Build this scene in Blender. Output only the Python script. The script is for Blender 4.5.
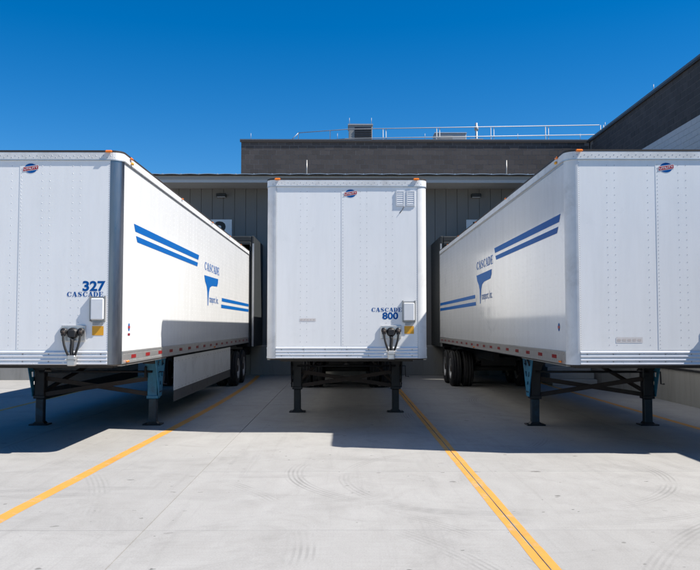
import bpy, math, random
from mathutils import Vector, Matrix
random.seed(7)
R = math.radians
for o in list(bpy.data.objects): bpy.data.objects.remove(o)
scene = bpy.context.scene
COL = scene.collection

# ------------------------------------------------------------------ camera
cam = bpy.data.cameras.new('camera'); camo = bpy.data.objects.new('camera', cam); COL.objects.link(camo)
cam.sensor_width = 36.0; cam.lens = 800.0 / 700.0 * 36.0; cam.clip_start = 0.1; cam.clip_end = 5000
camo.location = (0, 0, 1.727)
camo.rotation_euler = (R(90 + 2.93), 0, R(-0.36))
scene.camera = camo

# ------------------------------------------------------------------ sky and sun
SUN = Vector((1.0, -0.245, 1.29)).normalized()
world = bpy.data.worlds.new('World'); scene.world = world; world.use_nodes = True
wn = world.node_tree; wn.nodes.clear()
sky = wn.nodes.new('ShaderNodeTexSky'); sky.sky_type = 'NISHITA'; sky.sun_disc = False
sky.sun_elevation = math.asin(SUN.z); sky.sun_rotation = math.atan2(SUN.x, SUN.y)
sky.altitude = 1200; sky.air_density = 1.0; sky.dust_density = 0.35; sky.ozone_density = 3.0
hs = wn.nodes.new('ShaderNodeHueSaturation'); hs.inputs['Saturation'].default_value = 1.46; hs.inputs['Hue'].default_value = 0.503
bg = wn.nodes.new('ShaderNodeBackground'); bg.inputs['Strength'].default_value = 0.082
out = wn.nodes.new('ShaderNodeOutputWorld')
wn.links.new(sky.outputs[0], hs.inputs['Color']); wn.links.new(hs.outputs[0], bg.inputs[0]); wn.links.new(bg.outputs[0], out.inputs[0])
sl = bpy.data.lights.new('sun', 'SUN'); sl.energy = 5.0; sl.angle = R(0.5); sl.color = (1.0, 0.955, 0.885)
so = bpy.data.objects.new('sun', sl); COL.objects.link(so); so.location = (30, -10, 40)
so.rotation_euler = (-SUN).to_track_quat('-Z', 'Y').to_euler()
scene.view_settings.view_transform = 'Standard'; scene.view_settings.look = 'None'
scene.view_settings.gamma = 1.0; scene.view_settings.use_curve_mapping = False
scene.view_settings.exposure = 0.72

# ------------------------------------------------------------------ materials
def newmat(name):
    m = bpy.data.materials.new(name); m.use_nodes = True
    nt = m.node_tree; b = nt.nodes['Principled BSDF']
    return m, nt, b
def N(nt, t, **kw):
    n = nt.nodes.new(t)
    for k, v in kw.items(): setattr(n, k, v)
    return n
def setin(n, d):
    for k, v in d.items(): n.inputs[k].default_value = v
    return n
def noise(nt, scale, detail=6, rough=0.6, vec=None, dist=0.0):
    n = N(nt, 'ShaderNodeTexNoise'); setin(n, {'Scale': scale, 'Detail': detail, 'Roughness': rough, 'Distortion': dist})
    if vec is not None: nt.links.new(vec, n.inputs['Vector'])
    return n.outputs['Fac']
def ramp(nt, fac, p0, p1, c0=(0,0,0,1), c1=(1,1,1,1)):
    r = N(nt, 'ShaderNodeValToRGB'); r.color_ramp.elements[0].position = p0; r.color_ramp.elements[1].position = p1
    r.color_ramp.elements[0].color = c0; r.color_ramp.elements[1].color = c1
    nt.links.new(fac, r.inputs[0]); return r.outputs[0]
def mixc(nt, fac, a, b, mode='MIX'):
    m = N(nt, 'ShaderNodeMix', data_type='RGBA', blend_type=mode)
    for sock, v in ((m.inputs[0], fac), (m.inputs[6], a), (m.inputs[7], b)):
        if isinstance(v, (int, float)): sock.default_value = v
        elif isinstance(v, tuple): sock.default_value = v if len(v) == 4 else (*v, 1)
        else: nt.links.new(v, sock)
    return m.outputs[2]
def math_(nt, op, a, b=None, clamp=False):
    m = N(nt, 'ShaderNodeMath', operation=op, use_clamp=clamp)
    for i, v in enumerate((a, b)):
        if v is None: continue
        if isinstance(v, (int, float)): m.inputs[i].default_value = v
        else: nt.links.new(v, m.inputs[i])
    return m.outputs[0]
def pos(nt): return N(nt, 'ShaderNodeNewGeometry').outputs['Position']
def mapped(nt, vec, scale=(1,1,1), loc=(0,0,0)):
    m = N(nt, 'ShaderNodeMapping'); m.inputs['Scale'].default_value = scale; m.inputs['Location'].default_value = loc
    nt.links.new(vec, m.inputs['Vector']); return m.outputs[0]
def bump(nt, b, h, strength=0.2, dist=0.01):
    bn = N(nt, 'ShaderNodeBump'); bn.inputs['Strength'].default_value = strength; bn.inputs['Distance'].default_value = dist
    nt.links.new(h, bn.inputs['Height']); nt.links.new(bn.outputs[0], b.inputs['Normal'])

def simple(name, col, rough=0.5, metal=0.0, var=0.12, scale=6.0, spec=0.5, rvar=0.1, bmp=0.0, stretch=(1,1,1), dirt=None, dirt_amt=0.0):
    m, nt, b = newmat(name)
    p = mapped(nt, pos(nt), stretch)
    n1 = noise(nt, scale, 7, 0.65, p)
    lo = tuple(c * (1 - var) for c in col); hi = tuple(min(1, c * (1 + var * 0.6)) for c in col)
    c = mixc(nt, n1, lo, hi)
    if dirt is not None:
        d = ramp(nt, noise(nt, scale * 0.35, 8, 0.7, p, 0.6), 0.5, 0.78)
        c = mixc(nt, math_(nt, 'MULTIPLY', d, dirt_amt), c, dirt)
    nt.links.new(c, b.inputs['Base Color'])
    b.inputs['Metallic'].default_value = metal; b.inputs['Specular IOR Level'].default_value = spec
    n2 = noise(nt, scale * 2.3, 4, 0.6, p)
    nt.links.new(math_(nt, 'ADD', math_(nt, 'MULTIPLY', n2, rvar * 2), rough - rvar), b.inputs['Roughness'])
    if bmp: bump(nt, b, noise(nt, scale * 5, 5, 0.6, p), bmp, 0.01)
    return m

def paint_panel(name, col, rough, wav, streak=0.12, scuff=0.0):
    m, nt, b = newmat(name)
    p = pos(nt)
    oc = N(nt, 'ShaderNodeTexCoord').outputs['Object']
    st = ramp(nt, noise(nt, 2.2, 7, 0.7, mapped(nt, oc, (3.0, 3.0, 0.35))), 0.42, 0.75)
    base = mixc(nt, math_(nt, 'MULTIPLY', st, streak), col, (0.50, 0.49, 0.46))
    if scuff:
        g = ramp(nt, noise(nt, 1.1, 9, 0.75, mapped(nt, oc, (1.0, 0.5, 1.0)), 1.0), 0.56, 0.72)
        base = mixc(nt, math_(nt, 'MULTIPLY', g, scuff), base, (0.42, 0.44, 0.46))
    sp = ramp(nt, noise(nt, 38, 3, 0.6, oc), 0.74, 0.78)
    base = mixc(nt, math_(nt, 'MULTIPLY', sp, 0.35), base, (0.30, 0.29, 0.27))
    nt.links.new(base, b.inputs['Base Color'])
    b.inputs['Roughness'].default_value = rough
    nt.links.new(math_(nt, 'ADD', math_(nt, 'MULTIPLY', noise(nt, 5, 4, 0.6, oc), 0.14), rough - 0.07), b.inputs['Roughness'])
    w = N(nt, 'ShaderNodeTexNoise'); setin(w, {'Scale': 1.0, 'Detail': 2.0, 'Roughness': 0.4})
    nt.links.new(mapped(nt, oc, (2.2, 2.2, 0.55)), w.inputs['Vector'])
    bump(nt, b, w.outputs['Fac'], wav, 0.05)
    return m

M = {}
M['front'] = paint_panel('white_front_sheet', (0.83, 0.825, 0.81), 0.30, 0.10, 0.15, 0.10)
M['side'] = paint_panel('white_side_sheet', (0.73, 0.73, 0.72), 0.20, 0.07, 0.16)
M['side_old'] = paint_panel('weathered_white_side_sheet', (0.79, 0.80, 0.80), 0.13, 0.07, 0.20, 0.45)
M['alu'] = simple('dull_aluminium', (0.62, 0.61, 0.59), 0.42, 0.85, 0.18, 5, stretch=(1, 1, 1))
M['alu_white'] = simple('painted_aluminium', (0.70, 0.70, 0.69), 0.52, 0.10, 0.14, 6, dirt=(0.3, 0.28, 0.25), dirt_amt=0.5)
M['steel'] = simple('stainless_post', (0.27, 0.27, 0.28), 0.32, 1.0, 0.25, 3, bmp=0.12, stretch=(4, 4, 0.6))
M['band'] = simple('ribbed_stainless', (0.80, 0.80, 0.80), 0.30, 0.35, 0.12, 5)
M['trim'] = simple('brown_black_trim', (0.045, 0.035, 0.028), 0.6, 0.2)
M['black'] = simple('black_steel', (0.022, 0.022, 0.024), 0.5, 0.3, 0.4, 9, dirt=(0.055, 0.045, 0.035), dirt_amt=0.5)
M['rust'] = simple('rusty_brown_steel', (0.055, 0.040, 0.033), 0.7, 0.2, 0.4, 9)
M['rubber'] = simple('tyre_rubber', (0.020, 0.020, 0.021), 0.8, 0, 0.3, 8, dirt=(0.10, 0.09, 0.08), dirt_amt=0.4)
M['rim'] = simple('pale_steel_rim', (0.42, 0.42, 0.41), 0.5, 0.4, 0.25, 8, dirt=(0.12, 0.10, 0.08), dirt_amt=0.7)
M['blue_steel'] = simple('worn_blue_paint', (0.035, 0.22, 0.36), 0.5, 0, 0.35, 9, dirt=(0.03, 0.035, 0.04), dirt_amt=0.8)
M['blue_black'] = simple('worn_blue_black_paint', (0.018, 0.030, 0.040), 0.5, 0, 0.5, 9, dirt=(0.02, 0.10, 0.16), dirt_amt=0.6)
M['amber'] = simple('amber_plastic', (0.85, 0.20, 0.01), 0.25, 0, 0.1, 20)
M['red'] = simple('red_reflector', (0.27, 0.015, 0.015), 0.3, 0, 0.15, 20)
M['redlight'] = simple('red_lens', (0.35, 0.01, 0.01), 0.25, 0, 0.1, 20)
M['white_tape'] = simple('white_reflector', (0.72, 0.72, 0.72), 0.35, 0, 0.1, 20)
M['decal'] = simple('blue_vinyl', (0.0015, 0.095, 0.33), 0.50, 0, 0.10, 4, rvar=0.04, spec=0.06)
M['decal_dark'] = simple('dark_blue_vinyl', (0.004, 0.085, 0.31), 0.50, 0, 0.1, 6, rvar=0.04, spec=0.06)
M['decal_red'] = simple('red_vinyl', (0.36, 0.02, 0.03), 0.35, 0, 0.1, 20)
M['decal_white'] = simple('white_vinyl', (0.78, 0.78, 0.78), 0.35, 0, 0.05, 20)
M['sticker'] = simple('yellow_sticker', (0.80, 0.38, 0.02), 0.45, 0, 0.15, 20)
M['faded'] = simple('faded_sticker', (0.70, 0.66, 0.63), 0.5, 0, 0.2, 30)
M['faded_ink'] = simple('faded_ink', (0.58, 0.52, 0.48), 0.5, 0, 0.2, 30)
M['boxgrey'] = simple('pale_grey_box', (0.70, 0.71, 0.72), 0.4, 0, 0.1, 9)
M['bracket'] = simple('grey_bracket', (0.36, 0.35, 0.33), 0.45, 0.6, 0.2, 12)
M['rivet'] = simple('rivet_metal', (0.34, 0.34, 0.35), 0.4, 0.6, 0.2, 30)
M['skirt'] = simple('white_skirt', (0.72, 0.72, 0.70), 0.4, 0, 0.1, 3, dirt=(0.35, 0.33, 0.30), dirt_amt=0.6)
M['skirt_rubber'] = simple('grey_rubber', (0.085, 0.083, 0.08), 0.75, 0, 0.25, 6)
M['under'] = simple('underframe_steel', (0.045, 0.042, 0.040), 0.7, 0.2, 0.35, 6)

# concrete yard
def concrete_yard():
    m, nt, b = newmat('yard_concrete'); p = pos(nt)
    oi = N(nt, 'ShaderNodeObjectInfo').outputs['Random']
    big = noise(nt, 0.35, 8, 0.65, p, 0.4); mid = noise(nt, 2.4, 8, 0.7, mapped(nt, p, (1, 0.45, 1)), 0.5); fine = noise(nt, 70, 4, 0.75, p)
    c = mixc(nt, big, (0.305, 0.294, 0.276), (0.40, 0.388, 0.367))
    c = mixc(nt, math_(nt, 'MULTIPLY', ramp(nt, mid, 0.35, 0.7), 0.6), c, (0.44, 0.43, 0.41))
    c = mixc(nt, math_(nt, 'MULTIPLY', ramp(nt, fine, 0.40, 0.72), 0.42), c, (0.19, 0.183, 0.172))
    c = mixc(nt, math_(nt, 'MULTIPLY', oi, 0.22), c, (0.22, 0.212, 0.198))
    # broom finish across the slabs, and long faint drag marks
    broom = noise(nt, 1.0, 5, 0.7, mapped(nt, p, (1.3, 55, 1)))
    c = mixc(nt, math_(nt, 'MULTIPLY', ramp(nt, broom, 0.45, 0.75), 0.22), c, (0.20, 0.193, 0.18))
    drag = noise(nt, 1.0, 6, 0.75, mapped(nt, p, (9, 0.35, 1)), 0.3)
    c = mixc(nt, math_(nt, 'MULTIPLY', ramp(nt, drag, 0.54, 0.74), 0.26), c, (0.19, 0.183, 0.172))
    # broad cloudy grime, drips, grit
    g = ramp(nt, noise(nt, 0.9, 9, 0.78, p, 1.2), 0.50, 0.76)
    c = mixc(nt, math_(nt, 'MULTIPLY', g, 0.40), c, (0.165, 0.158, 0.146))
    area = ramp(nt, noise(nt, 0.45, 4, 0.6, mapped(nt, p, (1, 1, 1), (5.7, 1.2, 0))), 0.44, 0.58)
    def specks(scale, r0, r1, dens, amt, col, c, loc, needarea):
        wob = N(nt, 'ShaderNodeTexNoise'); setin(wob, {'Scale': 14.0, 'Detail': 4.0}); nt.links.new(p, wob.inputs['Vector'])
        v2 = N(nt, 'ShaderNodeVectorMath', operation='MULTIPLY_ADD'); nt.links.new(wob.outputs['Color'], v2.inputs[0]); v2.inputs[1].default_value = (.10,.10,0); nt.links.new(mapped(nt, p, (1, 1.3, 1), loc), v2.inputs[2])
        vo = N(nt, 'ShaderNodeTexVoronoi', voronoi_dimensions='2D'); vo.inputs['Scale'].default_value = scale; nt.links.new(v2.outputs[0], vo.inputs['Vector'])
        sc = N(nt, 'ShaderNodeSeparateColor'); nt.links.new(vo.outputs['Color'], sc.inputs[0])
        rad = math_(nt, 'ADD', math_(nt, 'MULTIPLY', math_(nt, 'POWER', sc.outputs[0], 2.5), r1-r0), r0)
        m1 = math_(nt, 'MULTIPLY', math_(nt, 'SUBTRACT', 1.0, math_(nt, 'DIVIDE', vo.outputs['Distance'], rad)), 4.0, True)
        pres = math_(nt, 'LESS_THAN', sc.outputs[1], dens)
        k = math_(nt, 'MULTIPLY', math_(nt, 'MULTIPLY', m1, pres), amt)
        if needarea: k = math_(nt, 'MULTIPLY', k, area)
        return mixc(nt, k, c, col)
    c = specks(1.1, .015, .07, .40, .62, (0.060, 0.056, 0.050), c, (3.1, 8.4, 0), True)
    c = specks(2.7, .02, .11, .34, .62, (0.085, 0.080, 0.072), c, (1.7, 2.4, 0), True)
    c = specks(1.7, .010, .045, .28, .70, (0.050, 0.047, 0.043), c, (7.7, 5.4, 0), False)
    # curved tyre scuffs made of fine parallel rib lines
    brk = ramp(nt, noise(nt, 0.75, 4, 0.6, p), 0.44, 0.66)
    tot = None
    sep = N(nt, 'ShaderNodeSeparateXYZ'); nt.links.new(p, sep.inputs[0])
    flat = N(nt, 'ShaderNodeCombineXYZ'); nt.links.new(sep.outputs[0], flat.inputs[0]); nt.links.new(sep.outputs[1], flat.inputs[1])
    for (cx, cy, r, w, s) in ((1.55, 9.6, 2.15, 0.13, 0.55), (2.1, 9.2, 2.1, 0.11, 0.42), (-4.6, 6.2, 4.3, 0.13, 0.5), (9.6, 15.5, 8.4, 0.15, 0.5),
                              (9.6, 15.5, 8.9, 0.14, 0.42), (-2.5, 4.6, 3.7, 0.14, 0.6), (-2.4, 4.6, 4.05, 0.12, 0.5), (-1.0, 13.5, 4.2, 0.13, 0.45),
                              (-10.5, 6.0, 8.3, 0.14, 0.4), (-.8, 5.6, 5.0, 0.15, 0.45), (6.6, 3.4, 5.0, 0.13, 0.45), (7.5, 18.0, 4.6, .16, .5), (7.2, 19, 5.4, .16, .5)):
        d = N(nt, 'ShaderNodeVectorMath', operation='DISTANCE'); nt.links.new(flat.outputs[0], d.inputs[0]); d.inputs[1].default_value = (cx, cy, 0)
        rel = math_(nt, 'SUBTRACT', d.outputs['Value'], r)
        env = math_(nt, 'MULTIPLY', math_(nt, 'SUBTRACT', 1.0, math_(nt, 'DIVIDE', math_(nt, 'ABSOLUTE', rel), w), True), 2.0, True)
        rib = math_(nt, 'MULTIPLY', math_(nt, 'ADD', math_(nt, 'SINE', math_(nt, 'MULTIPLY', rel, 2*math.pi/.052)), 0.55), 0.75, True)
        k = math_(nt, 'MULTIPLY', math_(nt, 'MULTIPLY', env, rib), s)
        tot = k if tot is None else math_(nt, 'MAXIMUM', tot, k)
    tot = math_(nt, 'MULTIPLY', tot, brk)
    c = mixc(nt, math_(nt, 'MULTIPLY', tot, 0.75), c, (0.10, 0.097, 0.092))
    nt.links.new(c, b.inputs['Base Color']); b.inputs['Roughness'].default_value = 0.82; b.inputs['Specular IOR Level'].default_value = 0.3
    bump(nt, b, mixc(nt, 0.5, fine, broom), 0.25, 0.006)
    return m
M['yard'] = concrete_yard()
M['paint_y'] = None
def line_paint():
    m, nt, b = newmat('yellow_line_paint'); p = pos(nt)
    c = mixc(nt, noise(nt, 6, 7, 0.7, p), (0.55, 0.235, 0.03), (0.68, 0.325, 0.06))
    w = ramp(nt, noise(nt, 3.2, 10, 0.82, p, 0.6), 0.54, 0.64)
    c = mixc(nt, math_(nt, 'MULTIPLY', w, 0.8), c, (0.36, 0.32, 0.26))
    d = ramp(nt, noise(nt, 1.3, 8, 0.7, p), 0.5, 0.8)
    c = mixc(nt, math_(nt, 'MULTIPLY', d, 0.5), c, (0.22, 0.14, 0.06))
    nt.links.new(c, b.inputs['Base Color']); b.inputs['Roughness'].default_value = 0.7
    bump(nt, b, noise(nt, 50, 4, 0.6, p), 0.15, 0.005)
    return m
M['paint_y'] = line_paint()
def block_mat(name, col, var):
    m, nt, b = newmat(name); p = pos(nt)
    oi = N(nt, 'ShaderNodeObjectInfo').outputs['Random']
    c = mixc(nt, oi, tuple(x * (1 - var) for x in col), tuple(x * (1 + var) for x in col))
    c = mixc(nt, math_(nt, 'MULTIPLY', noise(nt, 30, 5, 0.7, p), 0.5), c, tuple(x * 1.6 for x in col))
    nt.links.new(c, b.inputs['Base Color']); b.inputs['Roughness'].default_value = 0.85
    bump(nt, b, noise(nt, 40, 5, 0.7, p), 0.3, 0.01)
    return m
M['block'] = block_mat('charcoal_block', (0.050, 0.044, 0.042), 0.25)
M['block_grey'] = block_mat('grey_block', (0.44, 0.44, 0.44), 0.06)
M['mortar'] = simple('grey_mortar', (0.17, 0.162, 0.158), 0.9, 0, 0.15, 8)
M['mortar_pale'] = simple('pale_mortar', (0.36, 0.36, 0.36), 0.9, 0, 0.12, 8)
M['coping'] = simple('grey_metal_coping', (0.11, 0.11, 0.115), 0.45, 0.3, 0.12, 3)
M['siding'] = simple('grey_siding', (0.17, 0.16, 0.147), 0.5, 0.1, 0.10, 1.5, stretch=(1, 1, 0.3))
M['fascia'] = simple('grey_fascia', (0.36, 0.345, 0.32), 0.5, 0.1, 0.1, 2)
M['soffit'] = simple('pale_grey_soffit', (0.52, 0.515, 0.50), 0.6, 0.0, 0.1, 2)
M['roofmetal'] = simple('galvalume_roof', (0.60, 0.60, 0.60), 0.35, 0.7, 0.12, 4)
M['wallconc'] = simple('cast_concrete_wall', (0.27, 0.265, 0.25), 0.85, 0, 0.22, 2.2, stretch=(2.2, 2.2, 0.35), dirt=(0.12, 0.115, 0.105), dirt_amt=0.6, bmp=0.15)
M['stepconc'] = simple('step_concrete', (0.36, 0.355, 0.34), 0.85, 0, 0.15, 4, bmp=0.15)
M['shelter'] = simple('black_shelter_fabric', (0.020, 0.024, 0.026), 0.7, 0, 0.25, 5)
M['galv'] = simple('galvanised_rail', (0.40, 0.40, 0.40), 0.55, 0.4, 0.15, 8)
M['unit'] = simple('rooftop_unit_grey', (0.30, 0.29, 0.27), 0.5, 0.2, 0.15, 3)
M['louvre'] = simple('dark_louvre', (0.055, 0.055, 0.06), 0.6, 0.2, 0.15, 5)
M['signwhite'] = simple('sign_white', (0.78, 0.78, 0.78), 0.4, 0, 0.05, 6)
M['signblack'] = simple('sign_black', (0.012, 0.012, 0.012), 0.5, 0, 0.1, 6)
M['orange'] = simple('orange_plastic', (0.78, 0.085, 0.02), 0.45, 0, 0.1, 10)
M['terrace'] = simple('terrace_ground', (0.24, 0.22, 0.19), 0.95, 0, 0.3, 3)

# ------------------------------------------------------------------ mesh builder
class MB:
    def __init__(s): s.v = []; s.f = []; s.sm = []
    def add(s, vs, fs, smooth=False):
        k = len(s.v); s.v += [tuple(v) for v in vs]
        for f in fs: s.f.append(tuple(i + k for i in f)); s.sm.append(smooth)
        return s
    def box(s, x0, x1, y0, y1, z0, z1):
        return s.add([(x0,y0,z0),(x1,y0,z0),(x1,y1,z0),(x0,y1,z0),(x0,y0,z1),(x1,y0,z1),(x1,y1,z1),(x0,y1,z1)],
                     [(0,3,2,1),(4,5,6,7),(0,1,5,4),(1,2,6,5),(2,3,7,6),(3,0,4,7)])
    def bbox(s, x0, x1, y0, y1, z0, z1, c=0.01):
        # box with chamfered vertical and top edges
        c = min(c, (x1-x0)*.45, (y1-y0)*.45, (z1-z0)*.45)
        def ring(i, z): return [(x0+i,y0+c+0,z),(x0+c,y0+i,z),(x1-c,y0+i,z),(x1-i,y0+c,z),(x1-i,y1-c,z),(x1-c,y1-i,z),(x0+c,y1-i,z),(x0+i,y1-c,z)]
        def ringi(z): return [(x0+c,y0+c,z)]*2+[(x1-c,y0+c,z)]*2+[(x1-c,y1-c,z)]*2+[(x0+c,y1-c,z)]*2
        vs = [(x0+c,y0+c*2 if False else y0+c,z0),(x1-c,y0+c,z0),(x1-c,y1-c,z0),(x0+c,y1-c,z0)]
        vs += ring(0, z0+c) + ring(0, z1-c)
        vs += [(x0+c,y0+c,z1),(x1-c,y0+c,z1),(x1-c,y1-c,z1),(x0+c,y1-c,z1)]
        A = 4; B = 12; T = 20
        fs = [(3,2,1,0),(T,T+1,T+2,T+3)]
        for i in range(8): fs.append((A+i, A+(i+1)%8, B+(i+1)%8, B+i))
        for k in range(4):
            a0 = (2*k)%8; a1 = 2*k+1; a2 = (2*k+2)%8
            fs.append((k, A+a1, A+a0)); fs.append((k, (k+1)%4, A+a2, A+a1))
            fs.append((T+k, B+a0, B+a1)); fs.append((T+k, B+a1, B+a2, T+(k+1)%4))
        return s.add(vs, fs)
    def bar(s, a, b, w, h=None, up=(0,0,1)):
        h = h or w; a = Vector(a); b = Vector(b); d = (b-a).normalized(); u = Vector(up)
        if abs(d.dot(u)) > .98: u = Vector((0,1,0))
        r = d.cross(u).normalized()*w/2; u = r.cross(d).normalized()*h/2
        vs = [a-r-u,a+r-u,a+r+u,a-r+u,b-r-u,b+r-u,b+r+u,b-r+u]
        return s.add(vs, [(0,1,2,3),(7,6,5,4),(0,4,5,1),(1,5,6,2),(2,6,7,3),(3,7,4,0)])
    def tube(s, pts, r, n=10, cap=True):
        pts = [Vector(p) for p in pts]; k0 = len(s.v); u = None; L = len(pts)
        rs = r if isinstance(r, (list, tuple)) else [r]*L
        vs = []
        for i, p in enumerate(pts):
            d = (pts[min(i+1,L-1)]-pts[max(i-1,0)]).normalized()
            if u is None:
                u = d.orthogonal().normalized()
            else: u = (u - d*u.dot(d)).normalized()
            w = d.cross(u)
            for j in range(n):
                t = 2*math.pi*j/n; vs.append(p + (u*math.cos(t)+w*math.sin(t))*rs[i])
        fs = [(i*n+j, i*n+(j+1)%n, (i+1)*n+(j+1)%n, (i+1)*n+j) for i in range(L-1) for j in range(n)]
        s.add(vs, fs, True)
        if cap: s.add([], []); s.f.append(tuple(k0+j for j in reversed(range(n)))); s.sm.append(False); s.f.append(tuple(k0+(L-1)*n+j for j in range(n))); s.sm.append(False)
        return s
    def lathe(s, prof, n=24, axis='x', c=(0,0,0)):
        # prof: list of (a, r): a along the axis
        vs = []
        for a, r in prof:
            for j in range(n):
                t = 2*math.pi*j/n; q = (r*math.cos(t), r*math.sin(t))
                v = {'x': (a, q[0], q[1]), 'y': (q[0], a, q[1]), 'z': (q[0], q[1], a)}[axis]
                vs.append((v[0]+c[0], v[1]+c[1], v[2]+c[2]))
        fs = [(i*n+j, i*n+(j+1)%n, (i+1)*n+(j+1)%n, (i+1)*n+j) for i in range(len(prof)-1) for j in range(n)]
        return s.add(vs, fs, True)
    def disc(s, c, r, axis='x', n=16):
        vs = []
        for j in range(n):
            t = 2*math.pi*j/n; q = (r*math.cos(t), r*math.sin(t))
            v = {'x': (0, q[0], q[1]), 'y': (q[0], 0, q[1]), 'z': (q[0], q[1], 0)}[axis]
            vs.append((v[0]+c[0], v[1]+c[1], v[2]+c[2]))
        return s.add(vs, [tuple(range(n))])
    def prism(s, poly, a, b, axis='x'):
        # poly of 2D points extruded from a to b along the axis
        def pt(p, t): return {'x': (t, p[0], p[1]), 'y': (p[0], t, p[1]), 'z': (p[0], p[1], t)}[axis]
        n = len(poly)
        return s.add([pt(p, a) for p in poly] + [pt(p, b) for p in poly],
                     [tuple(reversed(range(n))), tuple(range(n, 2*n))] + [(i, (i+1)%n, n+(i+1)%n, n+i) for i in range(n)])
    def mesh(s, name, mat):
        me = bpy.data.meshes.new(name); me.from_pydata(s.v, [], s.f); me.polygons.foreach_set('use_smooth', s.sm)
        if mat is not None: me.materials.append(mat)
        import bmesh
        bm = bmesh.new(); bm.from_mesh(me); bmesh.ops.recalc_face_normals(bm, faces=bm.faces); bm.to_mesh(me); bm.free()
        return me
    def build(s, name, mat, parent=None, loc=None):
        return link(name, s.mesh(name, mat), parent, loc)
def link(name, me, parent=None, loc=None, scale=None, rot=None):
    o = bpy.data.objects.new(name, me); COL.objects.link(o)
    if parent is not None: o.parent = parent
    if loc is not None: o.location = loc
    if scale is not None: o.scale = scale
    if rot is not None: o.rotation_euler = rot
    return o
def thing(name, label, cat, loc=(0,0,0), rz=0, group=None):
    o = bpy.data.objects.new(name, None); COL.objects.link(o); o.empty_display_size = 0.2
    o.location = loc; o.rotation_euler = (0,0,rz); return tag(o, label, cat, group)
def tag(o, label, cat, group=None):
    o['label'] = label; o['category'] = cat
    if group: o['group'] = group
    return o
def stuff(o): o['kind'] = 'stuff'; return o
def structure(o): o['kind'] = 'structure'; return o

# ------------------------------------------------------------------ lettering
def text_mesh(txt, height, bold=0.0, xs=1.0, spacing=1.0):
    """Sans lettering as points (u, v) with faces: built-in font, centred on u, base line at v=0."""
    cu = bpy.data.curves.new('lettering', 'FONT'); cu.body = txt; cu.align_x = 'CENTER'; cu.size = 1.0; cu.offset = bold; cu.space_character = spacing
    cu.resolution_u = 3
    o = bpy.data.objects.new('lettering', cu); COL.objects.link(o)
    me = bpy.data.meshes.new_from_object(o)
    vs = [(v.co.x, v.co.y) for v in me.vertices]; fs = [tuple(p.vertices) for p in me.polygons]
    bpy.data.objects.remove(o); bpy.data.curves.remove(cu); bpy.data.meshes.remove(me)
    lo = min(v[1] for v in vs); k = height/0.69
    return [(v[0]*k*xs, v[1]*k, 0.0) for v in vs], fs
def strip(pts, ws, h):
    """ribbon along 2D points with changing width"""
    P = [Vector(p) for p in pts]; vs = []; n = len(P)
    if not isinstance(ws, (list, tuple)): ws = [ws]*n
    for i, p in enumerate(P):
        d = (P[min(i+1,n-1)]-P[max(i-1,0)]).normalized(); r = Vector((-d.y, d.x))*ws[i]/2
        vs += [(p.x+r.x, p.y+r.y, h), (p.x-r.x, p.y-r.y, h)]
    return vs, [(2*i, 2*i+1, 2*i+3, 2*i+2) for i in range(n-1)]
def rect(x0, x1, y0, y1, h): return [(x0,y0,h),(x1,y0,h),(x1,y1,h),(x0,y1,h)], [(0,1,2,3)]
def crescent(cx, cy, ro, ri, sh, a0, a1, h, n=18):
    vs = []
    for i in range(n+1):
        t = R(a0+(a1-a0)*i/n)
        vs += [(cx+ro[0]*math.cos(t), cy+ro[1]*math.sin(t), h), (cx+sh+ri[0]*math.cos(t), cy+ri[1]*math.sin(t), h)]
    return vs, [(2*i,2*i+1,2*i+3,2*i+2) for i in range(n)]
def serif_glyph(ch):
    e = 0.0001; g = []
    if ch == 'C':
        g.append(crescent(.5,.5,(.46,.5),(.24,.43),.04,38,322,0)); g.append(rect(.84,.92,.62,.98,e)); g.append(strip([(.84,.16),(.93,.34)],[.10,.03],2*e))
    elif ch == 'D':
        g.append(rect(.12,.38,.0,1,0)); g.append(rect(.02,.50,0,.07,e)); g.append(rect(.02,.50,.93,1,e)); g.append(crescent(.42,.5,(.54,.5),(.28,.43),.0,-90,90,2*e))
    elif ch == 'E':
        g.append(rect(.12,.38,0,1,0)); g.append(rect(.02,.90,0,.08,e)); g.append(rect(.02,.88,.92,1,e)); g.append(rect(.38,.66,.46,.54,e))
        g.append(rect(.82,.90,.0,.32,2*e)); g.append(rect(.80,.88,.70,1,2*e)); g.append(rect(.62,.68,.34,.66,2*e))
    elif ch == 'A':
        g.append(strip([(.46,1),(.14,.04)],.08,0)); g.append(strip([(.50,1.0),(.80,.0)],.27,e)); g.append(rect(.24,.66,.28,.35,2*e))
        g.append(rect(.0,.28,.0,.07,2*e)); g.append(rect(.56,1.0,.0,.07,2*e))
    elif ch == 'S':
        g.append(strip([(.80,.80),(.66,.93),(.48,.96),(.30,.90),(.22,.76),(.32,.62),(.52,.50),(.72,.38),(.78,.22),(.68,.09),(.48,.04),(.28,.08),(.16,.22)],
                       [.04,.07,.08,.12,.22,.26,.28,.26,.22,.12,.08,.07,.04],0))
        g.append(rect(.78,.85,.68,.98,e)); g.append(rect(.12,.19,.02,.34,e))
    return g
def serif_word(word, width, height):
    """wide fat-face serif capitals, centred on u, base at v=0"""
    n = len(word); cw = width/n; V = []; F = []
    for i, ch in enumerate(word):
        for vs, fs in serif_glyph(ch):
            k = len(V)
            V += [(-width/2 + cw*(i+0.03+0.94*v[0]), v[1]*height, v[2]) for v in vs]; F += [tuple(a+k for a in f) for f in fs]
    return V, F
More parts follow.
